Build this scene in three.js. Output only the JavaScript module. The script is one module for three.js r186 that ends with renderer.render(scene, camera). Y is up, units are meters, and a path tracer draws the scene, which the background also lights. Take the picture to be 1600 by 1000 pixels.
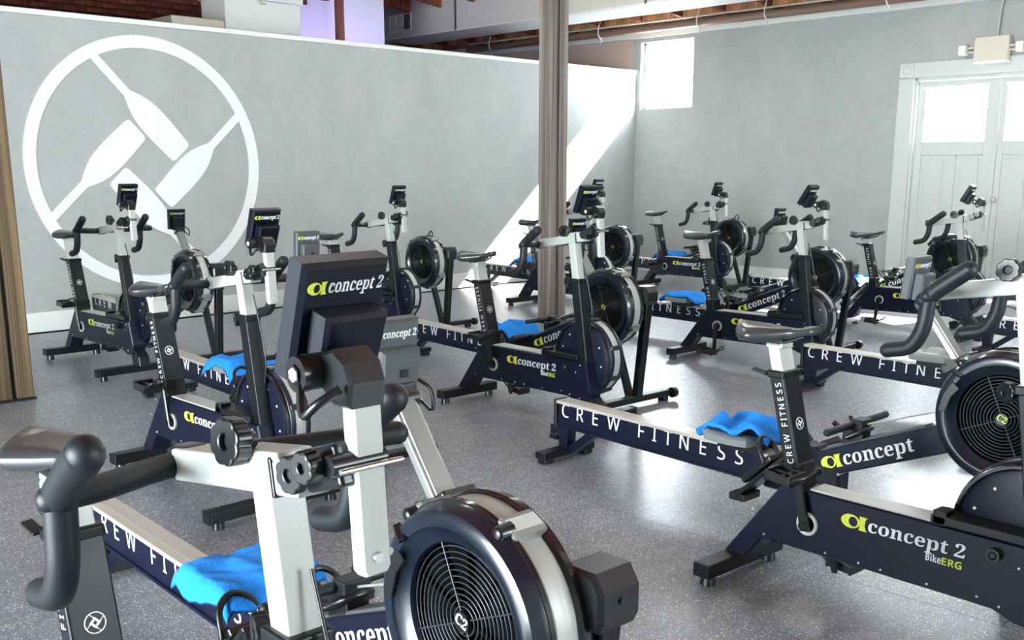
import * as THREE from 'three';
import { RoundedBoxGeometry } from 'three/addons/geometries/RoundedBoxGeometry.js';
import { mergeGeometries, mergeVertices, toCreasedNormals } from 'three/addons/utils/BufferGeometryUtils.js';
import { FontLoader } from 'three/addons/loaders/FontLoader.js';
import { RectAreaLightUniformsLib } from 'three/addons/lights/RectAreaLightUniformsLib.js';

// ------------------------------------------------------------------ camera, sky, sun, exposure
const scene = new THREE.Scene();
const renderer = new THREE.WebGLRenderer();
renderer.toneMapping = THREE.LinearToneMapping;
renderer.toneMappingExposure = 1.55;
renderer.shadowMap.enabled = true;
RectAreaLightUniformsLib.init();

const camera = new THREE.PerspectiveCamera(2 * Math.atan(1237.05 / 2 / 1616.73) * 180 / Math.PI, 1.6, 0.05, 100);
camera.position.set(0, 1.3049, 0);
camera.rotation.order = 'YXZ';
camera.rotation.set(-0.21664, 0.79448, 0);
camera.setViewOffset(1600, 1237.05, 0, 0, 1600, 1000);   // the photograph is the upper part of a taller frame
scene.add(camera);

scene.background = new THREE.Color(0.86, 0.955, 1.0);        // bright hazy sky
scene.backgroundIntensity = 28.0;

const sun = new THREE.DirectionalLight(new THREE.Color(1.0, 0.97, 0.92), 80);
sun.position.set(0.22 * 12 - 5, 0.87 * 12, -12 - 5);
sun.target.position.set(-5, 0, -5);
sun.castShadow = true;
sun.shadow.camera.left = -12; sun.shadow.camera.right = 12; sun.shadow.camera.top = 12; sun.shadow.camera.bottom = -12; sun.shadow.camera.far = 40;
sun.shadow.mapSize.set(2048, 2048);
scene.add(sun, sun.target);
const LAMP = 4.6;                                             // radiance of the unseen ceiling strip lamps
const LAMP_COLOR = new THREE.Color(0.95, 1.0, 0.96);

// ------------------------------------------------------------------ helpers
let seed = 7;
const rnd = () => { seed = (seed * 1664525 + 1013904223) >>> 0; return seed / 4294967296; };
const taken = {};
function numbered(name) { const n = taken[name] = (taken[name] ?? -1) + 1; return n ? name + '_' + String(n).padStart(3, '0') : name; }
const V = (x, y, z) => new THREE.Vector3(x, y, z);
function flat(g) { g = g.index ? g.toNonIndexed() : g; for (const k of Object.keys(g.attributes)) if (!['position', 'normal', 'uv'].includes(k)) g.deleteAttribute(k); g.clearGroups(); return g; }
function merge(list) { const l = list.flat(9).map(flat); return l.length > 1 ? mergeGeometries(l) : l[0]; }
function thing(name, label, category, group, pos = [0, 0, 0], turn = 0) {
  const o = new THREE.Group(); o.name = numbered(name); o.position.set(...pos); o.rotation.y = turn;
  o.userData = { label, category }; if (group) o.userData.group = group;
  scene.add(o); return o;
}
function part(parent, name, geo, mat, label) {
  const m = new THREE.Mesh(Array.isArray(geo) ? merge(geo) : geo, mat);
  m.name = name; m.castShadow = m.receiveShadow = true; if (label) m.userData.label = label;
  parent.add(m); return m;
}
function single(name, geo, mat, label, category, group) {
  const m = part(scene, numbered(name), geo, mat, label); m.userData.category = category; if (group) m.userData.group = group; return m;
}
function struct(name, geo, mat, label) { const m = part(scene, name, geo, mat, label); m.userData.kind = 'structure'; return m; }
// axis-aligned box from extents, edges rounded
function bx(x0, x1, y0, y1, z0, z1, r = 0.004) {
  const w = Math.abs(x1 - x0), h = Math.abs(y1 - y0), d = Math.abs(z1 - z0); r = Math.min(r, w * 0.45, h * 0.45, d * 0.45);
  const g = r > 0 ? new RoundedBoxGeometry(w, h, d, 1, r) : new THREE.BoxGeometry(w, h, d);
  return g.translate((x0 + x1) / 2, (y0 + y1) / 2, (z0 + z1) / 2);
}
const plainBox = (x0, x1, y0, y1, z0, z1) => bx(x0, x1, y0, y1, z0, z1, 0);
// box beam from p to q (vectors), width across (in the XY plane) w, along Z d
function beam(p, q, w, d, r = 0.004) {
  const dir = q.clone().sub(p), len = dir.length();
  const g = r > 0 ? new RoundedBoxGeometry(w, len, d, 1, Math.min(r, w * .45, d * .45)) : new THREE.BoxGeometry(w, len, d);
  g.applyQuaternion(new THREE.Quaternion().setFromUnitVectors(V(0, 1, 0), dir.normalize()));
  return g.translate((p.x + q.x) / 2, (p.y + q.y) / 2, (p.z + q.z) / 2);
}
function cyl(p, q, r0, r1 = r0, seg = 20) {
  const dir = q.clone().sub(p), len = dir.length();
  const g = new THREE.CylinderGeometry(r1, r0, len, seg);
  g.applyQuaternion(new THREE.Quaternion().setFromUnitVectors(V(0, 1, 0), dir.normalize()));
  return g.translate((p.x + q.x) / 2, (p.y + q.y) / 2, (p.z + q.z) / 2);
}
function ball(p, r, sx = 1, sy = 1, sz = 1, seg = 14) { return new THREE.SphereGeometry(r, seg, Math.max(6, seg * .6 | 0)).scale(sx, sy, sz).translate(p.x, p.y, p.z); }
function tube(pts, r, seg = 24, rad = 10, closed = false) { return new THREE.TubeGeometry(new THREE.CatmullRomCurve3(pts, closed, 'centripetal'), seg, r, rad, closed); }
// tube with rounded ends
function grip(pts, r, seg = 20, rad = 12) { return [tube(pts, r, seg, rad), ball(pts[0], r, 1, 1, 1, 12), ball(pts[pts.length - 1], r, 1, 1, 1, 12)]; }
// outline in XY extruded from z0 to z1
function ext(pts, z0, z1, bevel = 0.004, holes = []) {
  const s = new THREE.Shape(pts.map(([x, y]) => new THREE.Vector2(x, y)));
  for (const h of holes) s.holes.push(new THREE.Path(h.map(([x, y]) => new THREE.Vector2(x, y))));
  const g = new THREE.ExtrudeGeometry(s, { depth: Math.abs(z1 - z0) - 2 * bevel, bevelEnabled: bevel > 0, bevelThickness: bevel, bevelSize: bevel, bevelOffset: -bevel, bevelSegments: 1, curveSegments: 10 });
  return g.translate(0, 0, Math.min(z0, z1) + bevel);
}
// profile [radius, z] turned round the Z axis through (cx, cy)
function turned(profile, cx, cy, seg = 48, smooth = true) {
  const g = new THREE.LatheGeometry(profile.map(([r, z]) => new THREE.Vector2(r, z)), seg).rotateX(Math.PI / 2);
  // lathe runs +y -> rotated to +z
  return (smooth ? toCreasedNormals(g, 0.6) : g).translate(cx, cy, 0);
}
function starKnob(c, axis, r = 0.028, t = 0.022) {   // star-shaped hand knob, its axis along 'axis'
  const s = new THREE.Shape(), n = 72;
  for (let i = 0; i <= n; i++) { const a = i / n * Math.PI * 2, q = r * (1 - 0.11 * (0.5 + 0.5 * Math.cos(a * 8)) ** 2); i ? s.lineTo(Math.cos(a) * q, Math.sin(a) * q) : s.moveTo(q, 0); }
  const hole = new THREE.Path(); hole.absarc(0, 0, r * 0.45, 0, Math.PI * 2); s.holes.push(hole);
  const g = [new THREE.ExtrudeGeometry(s, { depth: t * .7, bevelEnabled: true, bevelThickness: t * .15, bevelSize: t * .12, bevelSegments: 2, curveSegments: 16 }),
    new THREE.CylinderGeometry(r * .5, r * .5, t * .6, 16).rotateX(Math.PI / 2).translate(0, 0, t * .25), new THREE.CylinderGeometry(r * .45, r * .4, t, 14).rotateX(Math.PI / 2).translate(0, 0, -t * .4)];
  const out = merge(g).applyQuaternion(new THREE.Quaternion().setFromUnitVectors(V(0, 0, 1), axis.clone().normalize()));
  return out.translate(c.x, c.y, c.z);
}

// ------------------------------------------------------------------ textures
function tex(n, fn, repeat = 1, srgb = true) {
  const d = new Uint8Array(n * n * 4);
  for (let y = 0; y < n; y++) for (let x = 0; x < n; x++) { const c = fn(x, y), i = (y * n + x) * 4; d[i] = c[0]; d[i + 1] = c[1]; d[i + 2] = c[2]; d[i + 3] = 255; }
  const t = new THREE.DataTexture(d, n, n); t.wrapS = t.wrapT = THREE.RepeatWrapping; t.magFilter = THREE.LinearFilter; t.minFilter = THREE.LinearMipmapLinearFilter; t.generateMipmaps = true;
  if (srgb) t.colorSpace = THREE.SRGBColorSpace; t.repeat.set(repeat, repeat); t.needsUpdate = true; return t;
}
// tileable value noise
function noiser(per, s) { const a = new Float32Array(per * per); let q = s; for (let i = 0; i < a.length; i++) { q = (q * 1664525 + 1013904223) >>> 0; a[i] = q / 4294967296; }
  const f = (t) => t * t * (3 - 2 * t);
  return (u, v) => { u = ((u % 1) + 1) % 1 * per; v = ((v % 1) + 1) % 1 * per; const x = u | 0, y = v | 0, fx = f(u - x), fy = f(v - y), x1 = (x + 1) % per, y1 = (y + 1) % per;
    return (a[y % per * per + x % per] * (1 - fx) + a[y % per * per + x1] * fx) * (1 - fy) + (a[y1 * per + x % per] * (1 - fx) + a[y1 * per + x1] * fx) * fy; }; }
const clamp = (x) => Math.max(0, Math.min(255, x));
// speckled rubber
const N1 = noiser(8, 11), N2 = noiser(32, 5), N3 = noiser(128, 3);
const RUB = 1024, rub = new Float32Array(RUB * RUB);
{ for (let k = 0; k < 17000; k++) { const cx = rnd() * RUB, cy = rnd() * RUB, r = 0.6 + rnd() * 1.5, b = 40 + rnd() * 140, el = 0.5 + rnd(), an = rnd() * 3;
    for (let y = -5; y <= 5; y++) for (let x = -5; x <= 5; x++) { const X = x * Math.cos(an) + y * Math.sin(an), Y = (-x * Math.sin(an) + y * Math.cos(an)) * el; if (X * X + Y * Y < r * r) rub[((cy + y + RUB) | 0) % RUB * RUB + ((cx + x + RUB) | 0) % RUB] = b; } } }
const rubberMap = tex(RUB, (x, y) => { const u = x / RUB, v = y / RUB; const b = 128 + (N1(u, v) - .5) * 16 + (N2(u, v) - .5) * 10 + (N3(u, v) - .5) * 14, s = rub[y * RUB + x]; return [clamp(b - 4 + s * .9), clamp(b + 1 + s * .95), clamp(b + 9 + s)]; });
const rubberBump = tex(512, (x, y) => { const u = x / 512, v = y / 512, b = 128 + (N3(u, v) - .5) * 120 + (N3(u * 3, v * 3) - .5) * 60; return [b, b, b]; }, 1, false);
const rubberRough = tex(512, (x, y) => { const u = x / 512, v = y / 512, b = 190 + (N1(u, v) - .5) * 40 + (N3(u, v) - .5) * 50; return [b, clamp(b), b]; }, 1, false);
const plasterMap = tex(512, (x, y) => { const u = x / 512, v = y / 512, b = (N1(u, v) - .5) * 7 + (N2(u, v) - .5) * 5 + (N3(u, v) - .5) * 4; return [clamp(176 + b), clamp(179 + b), clamp(177 + b)]; });
const plasterBump = tex(512, (x, y) => { const u = x / 512, v = y / 512, b = 128 + (N2(u, v) - .5) * 60 + (N3(u, v) - .5) * 120; return [b, b, b]; }, 1, false);
function woodTex(base, amp) { const G = noiser(64, 21), K = noiser(6, 9); return tex(512, (x, y) => { const u = x / 512, v = y / 512; const g = (G(u * .5 + (K(u, v) - .5) * .03, v * .03) - .5) * amp * .6 + (G(u * 2, v * .1) - .5) * amp * .6 + (K(u, v) - .5) * amp * .6; return base.map((c) => clamp(c + g * c / 128)); }); }
const joistMap = woodTex([138, 74, 46], 80), greyWoodMap = woodTex([118, 110, 103], 80), brownWoodMap = woodTex([104, 86, 62], 95), tanWoodMap = woodTex([190, 140, 100], 50);
const meshBump = tex(64, (x, y) => { const a = Math.hypot((x % 8) - 4, (y % 8) - 4) < 2.4 ? 60 : 220; return [a, a, a]; }, 1, false);

// ------------------------------------------------------------------ materials
const S = (o) => new THREE.MeshStandardMaterial(o), P = (o) => new THREE.MeshPhysicalMaterial(o);
const M = {
  wall: S({ map: plasterMap, bumpMap: plasterBump, bumpScale: 0.0006, roughness: 0.55 }),
  white: S({ color: '#eef0ec', roughness: 0.5 }),
  door: S({ color: '#d2d6d0', roughness: 0.42 }),
  ivory: S({ color: '#d9d3c2', roughness: 0.45 }),
  salmon: S({ color: '#cdb6a9', roughness: 0.7 }),  // warm light beyond the partition put into the wall colour
  duct: S({ color: '#dedbcd', roughness: 0.6 }),
  rubber: P({ map: rubberMap, bumpMap: rubberBump, bumpScale: 0.0004, roughnessMap: rubberRough, roughness: 0.6, clearcoat: 0.6, clearcoatRoughness: 0.27 }),
  slab: S({ color: '#26282a', roughness: 0.9 }),
  joist: S({ map: joistMap, roughness: 0.8 }), tan: S({ map: tanWoodMap, roughness: 0.75 }),
  greyWood: S({ map: greyWoodMap, bumpMap: greyWoodMap, bumpScale: 0.002, roughness: 0.75 }), brownWood: S({ map: brownWoodMap, bumpMap: brownWoodMap, bumpScale: 0.002, roughness: 0.7 }),
  pipe: S({ color: '#8a7364', roughness: 0.45, metalness: 0.3 }), rust: S({ color: '#6b3b2a', roughness: 0.6 }), galv: S({ color: '#c9cbc8', roughness: 0.4, metalness: 0.6 }),
  navy: P({ color: '#050d26', roughness: 0.42, clearcoat: 0.12, clearcoatRoughness: 0.3, specularIntensity: 0.6 }),
  black: P({ color: '#0a0f14', roughness: 0.4, clearcoat: 0.15, clearcoatRoughness: 0.3, specularIntensity: 0.7 }),
  plastic: P({ color: '#0a0d11', roughness: 0.36, clearcoat: 0.3, clearcoatRoughness: 0.2 }),
  shell: P({ color: '#061424', roughness: 0.3, clearcoat: 0.6, clearcoatRoughness: 0.15 }),
  darkRing: P({ color: '#15181c', roughness: 0.22, clearcoat: 1, clearcoatRoughness: 0.1 }),
  monitor: P({ color: '#040a1a', roughness: 0.42, specularIntensity: 0.6, clearcoat: 0.05, clearcoatRoughness: 0.3 }),
  grey: P({ color: '#4d5254', roughness: 0.45 }),
  gripRubber: S({ color: '#10171d', roughness: 0.5 }),
  paint: P({ color: '#bcc0ba', roughness: 0.35, clearcoat: 0.4, clearcoatRoughness: 0.2 }),
  silver: S({ color: '#b9bbb6', roughness: 0.5, metalness: 0.35, bumpMap: meshBump, bumpScale: 0.0004 }),
  alu: S({ color: '#cfc9bf', roughness: 0.36, metalness: 0.4 }),
  armMetal: S({ color: '#9a9e9c', roughness: 0.35, metalness: 0.6 }),
  chrome: S({ color: '#dcdedd', roughness: 0.18, metalness: 0.95 }),
  saddle: P({ color: '#34383a', roughness: 0.3, clearcoat: 0.6, clearcoatRoughness: 0.2 }),
  seatPad: S({ color: '#7f8584', roughness: 0.55 }),
  seatRail: S({ color: '#30363a', roughness: 0.4 }),
  letter: S({ color: '#f2f5f7', roughness: 0.5 }), lime: S({ color: '#d9e64a', roughness: 0.5 }), limeDim: S({ color: '#b8c84a', roughness: 0.5 }),
  towel: S({ color: '#1787e6', roughness: 0.95 }),
  logo: S({ color: '#f3f5f4', roughness: 0.55 }),
  fan: P({ color: '#030405', roughness: 0.8, specularIntensity: 0.15 }), wire: S({ color: '#464b50', roughness: 0.3, metalness: 0.5 }),
  screen: S({ color: '#2a332e', roughness: 0.2 }),
  glass: P({ color: '#ffffff', roughness: 0.02, transmission: 1, thickness: 0, ior: 1.5 }),
};
M.towel.bumpMap = rubberBump; M.towel.bumpScale = 0.002;
M.screen.side = THREE.DoubleSide;

// ------------------------------------------------------------------ lettering
const fontSans = await new FontLoader().loadAsync('fonts/droid/droid_sans_regular.typeface.json');
const fontSansB = await new FontLoader().loadAsync('fonts/droid/droid_sans_bold.typeface.json');
const fontSerif = await new FontLoader().loadAsync('fonts/droid/droid_serif_bold.typeface.json');
const thick = (shapes, d = 0.0012, cs = 4) => new THREE.ExtrudeGeometry(shapes, { depth: d, bevelEnabled: false, curveSegments: cs });
// letters with given centres along x; capital height h; baseline so that the letters are centred on y = 0
function spaced(str, centres, h, font = fontSans) {
  const size = h / 0.714, list = [];
  [...str].forEach((ch, i) => { const g = thick(font.generateShapes(ch, size)); g.computeBoundingBox(); const b = g.boundingBox; list.push(g.translate(centres[i] - (b.min.x + b.max.x) / 2, -h / 2, 0)); });
  return merge(list);
}
function run(str, x0, x1, h, font, slant = 0) {   // text fitted between x0 and x1, baseline y = 0
  const g = thick(font.generateShapes(str, h / 0.714)); g.computeBoundingBox(); const b = g.boundingBox, k = (x1 - x0) / (b.max.x - b.min.x);
  g.translate(-b.min.x, 0, 0).scale(k, 1, 1); if (slant) g.applyMatrix4(new THREE.Matrix4().makeShear(0, 0, slant, 0, 0, 0)); return g.translate(x0, 0, 0);
}
// yellow-green mark in front of the word: a heavy ring with a bar beside it
function mark(x0, w, h) {
  const s = new THREE.Shape(); s.absellipse(x0 + w * .36, h / 2, w * .36, h / 2, 0, Math.PI * 2);
  const hole = new THREE.Path(); hole.absellipse(x0 + w * .46, h / 2, w * .17, h * .36, 0, Math.PI * 2, true); s.holes.push(hole);
  const bar = new THREE.Shape(); const a = x0 + w * .68, b = x0 + w; bar.moveTo(a, 0); bar.lineTo(b, 0); bar.quadraticCurveTo(b - w * .1, h * .1, b - w * .1, h * .5); bar.quadraticCurveTo(b - w * .1, h * .9, b, h); bar.lineTo(a, h); bar.quadraticCurveTo(a + w * .08, h * .5, a, 0);
  return merge([thick(s, .0012, 10), thick(bar, .0012, 4)]);
}
const lettersX = [.048, .139, .230, .337, .494, .566, .637, .721, .816, .905, .989];
// the round oar emblem, radius 1 for the outer ring, in the XY plane facing +Z
function oarEmblem(depth = 0.012, fine = true) {
  const ring = new THREE.Shape(); ring.absarc(0, 0, 1, 0, Math.PI * 2); const h = new THREE.Path(); h.absarc(0, 0, .905, 0, Math.PI * 2, true); ring.holes.push(h);
  const opt = { depth, bevelEnabled: false, curveSegments: fine ? 64 : 14 };
  const list = [new THREE.ExtrudeGeometry(ring, opt)];
  const A = new THREE.Vector2(-.425, .845), E = new THREE.Vector2(.282, .088), d = E.clone().sub(A), len = d.length(), ang = Math.atan2(d.y, d.x);
  const oar = new THREE.Shape();
  oar.moveTo(-.01, -.033); oar.lineTo(.40, -.033); oar.bezierCurveTo(.55, -.11, .62, -.115, .80, -.115); oar.lineTo(len - .04, -.105); oar.quadraticCurveTo(len, -.105, len, -.065);
  oar.lineTo(len, .065); oar.quadraticCurveTo(len, .105, len - .04, .105); oar.lineTo(.80, .115); oar.bezierCurveTo(.62, .115, .55, .11, .40, .033); oar.lineTo(-.01, .033); oar.closePath();
  const og = new THREE.ExtrudeGeometry(oar, { ...opt, depth: depth * .93, curveSegments: fine ? 10 : 3 }).rotateZ(ang).translate(A.x, A.y, 0);
  for (let k = 0; k < 4; k++) list.push(og.clone().rotateZ(-k * Math.PI / 2));
  return list;
}

// ------------------------------------------------------------------ the room
const WL = -8.65, WB = -10.71, WR = 3.4, WF = 3.6, TOP = 2.498, RIDGE = 3.05;
const uvMetres = (g, s = 1) => { const p = g.attributes.position, n = g.attributes.normal, u = g.attributes.uv; for (let i = 0; i < p.count; i++) { const ax = Math.abs(n.getX(i)), ay = Math.abs(n.getY(i)), az = Math.abs(n.getZ(i)); if (ay > ax && ay > az) u.setXY(i, p.getX(i) / s, p.getZ(i) / s); else if (ax > az) u.setXY(i, p.getZ(i) / s, p.getY(i) / s); else u.setXY(i, p.getX(i) / s, p.getY(i) / s); } return g; };
// floor: base slab and rubber mats laid in strips along X
const floor = struct('floor', plainBox(-15, WR + .3, -0.16, -0.012, WB - .3, WF + .3), M.slab, 'dark speckled rubber gym flooring laid in long strips');
{ const w = 1.2; let k = 0; const z0 = -2.985 - 7 * w; // a joint runs at z = -2.985
  for (let i = -1; i < 14; i++) { const a = Math.max(z0 + i * w, WB + .002), b = Math.min(z0 + (i + 1) * w, WF - .002); if (b - a < .05) continue;
    for (let j = 0; j < 3; j++) { const xs = [WL + .1, -5.2 + (k % 2) * 1.4, -1.0 + (k % 3) * .5, WR - .002];
      const g = uvMetres(plainBox(xs[j] + .0012, xs[j + 1] - .0012, -0.012, 0, a + .0012, b - .0012)); const u = g.attributes.uv; const ox = rnd(), oy = rnd(); for (let q = 0; q < u.count; q++) u.setXY(q, u.getX(q) + ox, u.getY(q) + oy);
      part(floor, 'rubber_mat', g, M.rubber); } k++; } }
// left partition wall with white cap
struct('wall_left', uvMetres(plainBox(WL - .14, WL, 0, TOP - .03, WB, WF), 2), M.wall, 'pale grey painted partition wall, open above');
struct('trim_1', bx(WL - .16, WL + .015, TOP - .03, TOP + .012, WB, WF, .004), M.white, 'white cap along the top of the partition wall');
struct('baseboard_left', bx(WL, WL + .018, 0, .16, WB, WF, .005), M.white);
// back wall with window and doors cut out
const WIN = [-8.59, -7.785, 2.028, 2.838], DOOR = [-4.99, -3.31, 0, 2.205];
{ const s = (x0, x1, y0, y1) => [[x0, y0], [x0, y1], [x1, y1], [x1, y0]];
  const outline = [[WL - .07, 0], [DOOR[0], 0], [DOOR[0], DOOR[3]], [DOOR[1], DOOR[3]], [DOOR[1], 0], [WR + .2, 0], [WR + .2, 2.89], [WL - .07, 2.89]];
  struct('wall_back', uvMetres(ext(outline, WB - .2, WB, 0, [s(...WIN)]), 2), M.wall, 'pale grey painted back wall with a small high window and panelled double doors');
  struct('trim_2', [bx(-15, WR + .2, 2.89, 2.975, WB - .2, WB + .03, .006), bx(-15, WR + .2, 2.985, 3.02, WB - .2, WB + .055, .006)], M.white, 'white moulding along the top of the back wall');
  struct('baseboard_back', [bx(WL, DOOR[0] - .165, 0, .16, WB, WB + .018, .005), bx(DOOR[1] + .165, WR, 0, .16, WB, WB + .018, .005)], M.white);
  struct('wall_beyond', plainBox(-15, WL - .07, 0, 2.89, WB - .2, WB), M.salmon, 'wall beyond the partition, warm light put into its colour');
  // window
  const w = struct('window_1', [bx(WIN[0], WIN[0] + .03, WIN[2], WIN[3], WB - .12, WB - .07), bx(WIN[1] - .03, WIN[1], WIN[2], WIN[3], WB - .12, WB - .07), bx(WIN[0], WIN[1], WIN[2], WIN[2] + .03, WB - .12, WB - .07), bx(WIN[0], WIN[1], WIN[3] - .03, WIN[3], WB - .12, WB - .07)], M.white, 'small high window blown out with daylight');
  part(w, 'pane', plainBox(WIN[0] + .02, WIN[1] - .02, WIN[2] + .02, WIN[3] - .02, WB - .1, WB - .096), M.glass); }
// double doors
{ const c = struct('trim_3', [bx(DOOR[0] - .17, DOOR[0], 0, 2.205, WB - .02, WB + .03, .008), bx(DOOR[1], DOOR[1] + .17, 0, 2.205, WB - .02, WB + .03, .008), bx(DOOR[0] - .17, DOOR[1] + .17, 2.205, 2.36, WB - .02, WB + .03, .008),
    bx(DOOR[0], DOOR[0] + .03, 0, 2.205, WB - .18, WB + .012, .005), bx(DOOR[1] - .03, DOOR[1], 0, 2.205, WB - .18, WB + .012, .005), bx(DOOR[0], DOOR[1], 2.175, 2.205, WB - .18, WB + .012, .005)], M.door, 'white painted casing around the double doors');
  for (const x of [DOOR[0] - .085, DOOR[1] + .085]) part(c, 'corner_block', [bx(x - .075, x + .075, 2.212, 2.352, WB + .03, WB + .042, .006), turned([[0, .05], [.03, .05], [.04, .046], [.045, .042]], x, 2.282, 20).translate(0, 0, WB)], M.door);
  const leafW = (DOOR[1] - DOOR[0] - .06 - .01) / 2;
  for (let k = 0; k < 2; k++) {
    const x0 = DOOR[0] + .03 + k * (leafW + .01), x1 = x0 + leafW, zf = WB - .03, zb = WB - .075, pa = x0 + .075, pb = x1 - .105 + k * .0;
    const d = struct('door_' + (k + 1), [bx(x0, pa, .01, 2.17, zb, zf, .003), bx(pb, x1, .01, 2.17, zb, zf, .003), bx(pa, pb, 2.105, 2.17, zb, zf, .003), bx(pa, pb, 1.435, 1.568, zb, zf, .003), bx(pa, pb, .01, .22, zb, zf, .003), bx((pa + pb) / 2 - .05, (pa + pb) / 2 + .05, .22, 1.435, zb, zf, .003)], M.door, k ? 'right leaf of the white panelled double doors' : 'left leaf of the white panelled double doors');
    for (const [a, b] of [[pa, (pa + pb) / 2 - .05], [(pa + pb) / 2 + .05, pb]]) part(d, 'panel', [bx(a - .004, b + .004, .21, 1.44, zb + .012, zf - .016, .002), bx(a + .035, b - .035, .255, 1.4, zb + .012, zf - .008, .006)], M.door);
    part(d, 'pane', plainBox(pa - .005, pb + .005, 1.56, 2.11, WB - .054, WB - .05), M.glass);
    part(d, 'blind_roller', cyl(V(pa - .02, 2.112, zf + .014), V(pb + .02, 2.112, zf + .014), .014), M.white);
    const kn = part(d, 'door_handle', [cyl(V(k ? x0 + .05 : x1 - .05, 1.0, zf), V(k ? x0 + .05 : x1 - .05, 1.0, zf + .05), .012), ball(V(k ? x0 + .05 : x1 - .05, 1.0, zf + .06), .028)], M.galv);
  }
  if (DOOR) struct('trim_4', bx(DOOR[0] + .03 + leafW - .02, DOOR[0] + .03 + leafW + .03, .01, 2.17, WB - .03, WB - .012, .004), M.door, 'meeting strip between the two door leaves'); }
// right and front walls out of the frame, openings placed to let sky light in
struct('unseen_wall_right', ext([[-WF - .2, 0], [-WF - .2, 4.9], [-WB + .2, 3.05], [-WB + .2, 0]], 0, .2, 0, [[[2.6, 1.0], [2.6, 2.1], [4.2, 2.1], [4.2, 1.0]]]).rotateY(Math.PI / 2).translate(WR, 0, 0), M.wall, 'unseen right wall with a window opening that lets sky light in');
struct('unseen_wall_front', ext([[-15, 0], [-4.0, 0], [-4.0, 2.1], [-.4, 2.1], [-.4, 0], [WR + .2, 0], [WR + .2, 4.9], [-15, 4.9]], WF, WF + .2, 0), M.wall, 'unseen front wall with a wide opening that lets sky light in');
struct('wall_far', plainBox(-13.2, -13, 0, 4.9, WB, WF), M.white, 'white wall of the room beyond the partition');
struct('wall_eaves', plainBox(-15, WR + .2, 3.015, 3.36, WB - .2, WB - .06), M.tan, 'timber closing the eaves above the back wall');
// sloping timber ceiling: deck and rafters along Z
const slope = 0.115, roofY = (z) => RIDGE + (z - WB) * slope;
const ceiling = struct('ceiling', ext([[-(WF + .3), roofY(WF + .3) + .24], [-(WB - .25), roofY(WB - .25) + .24], [-(WB - .25), roofY(WB - .25) + .34], [-(WF + .3), roofY(WF + .3) + .34]], -15, WR + .3, 0).rotateY(Math.PI / 2), M.joist, 'brown timber roof deck on exposed rafters');
{ const zA = WB - .2, zB = WF + .2; const rg = beam(V(0, roofY(zA) + .12, zA), V(0, roofY(zB) + .12, zB), .05, .24, 0);
  const raf = (() => { const g = new THREE.BoxGeometry(.05, .24, Math.hypot(zB - zA, roofY(zB) - roofY(zA))); g.rotateX(-Math.atan(slope)); g.translate(0, (roofY(zA) + roofY(zB)) / 2 + .12, (zA + zB) / 2); return uvMetres(g, .6); })();
  for (let x = -14.6; x < WR; x += .61) part(ceiling, 'rafter', raf, M.joist).position.x = x; 
  const blk = uvMetres(plainBox(-.275, .275, roofY(WB) + .01, roofY(WB) + .22, WB + .1, WB + .14), .6);
  for (let x = -14.6 + .305; x < WR; x += .61) part(ceiling, 'blocking', blk, M.tan).position.x = x; }
// unseen ceiling strip lamps, all above the frame, placed to light the room
const UNSEEN_LAMPS = { left: [-7.0, [-7.6, -5.2, -2.6]], middle: [-4.4, [-8.8, -6.2, -3.4]], right: [-1.6, [-8.8, -6.2, -3.6]], 'far right': [1.2, [-7.4, -4.2]] }, NTH = ['nearest the back wall', 'second from the back wall', 'third from the back wall'];
for (const [row, [x, zs]] of Object.entries(UNSEEN_LAMPS)) zs.forEach((z, i) => {
  const y = roofY(z) - .12, t = thing('unseen_strip_lamp', 'unseen white strip lamp in the ' + row + ' row under the rafters, ' + NTH[i], 'lamp', 'unseen strip lamps under the rafters', [x, y, z]);
  part(t, 'housing', bx(-.09, .09, 0, .06, -.72, .72, .01), M.white);
  part(t, 'diffuser', bx(-.08, .08, -.012, 0, -.7, .7, .004), S({ color: '#ffffff', emissive: LAMP_COLOR, emissiveIntensity: 2.0, roughness: .6 }));
  for (const s of [-.5, .5]) part(t, 'hanger', cyl(V(0, .06, s), V(0, .14, s), .004, .004, 6), M.galv);
  const l = new THREE.RectAreaLight(LAMP_COLOR, LAMP * 4, .16, 1.4); l.position.set(0, -.016, 0); l.rotation.x = -Math.PI / 2; t.add(l);
});

// low timber loft over the room beyond the partition
{ const lf = struct('ceiling_loft', uvMetres(plainBox(-13, WL - .2, 3.2, 3.26, -6.6, WF), .6), M.joist, 'dark timber joists over the room beyond the partition');
  const jg = uvMetres(plainBox(-.03, .03, 3.0, 3.2, -6.6, WF), .6); for (let x = -12.8; x < WL - .3; x += .42) part(lf, 'joist', jg, M.joist).position.x = x; }
// wall emblem
single('wall_emblem', merge(oarEmblem(.012)).scale(1.048, 1.048, 1).rotateY(Math.PI / 2).translate(WL, 1.337, -4.15), M.logo, 'large white round emblem of four oars on the grey partition wall', 'emblem');
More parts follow.
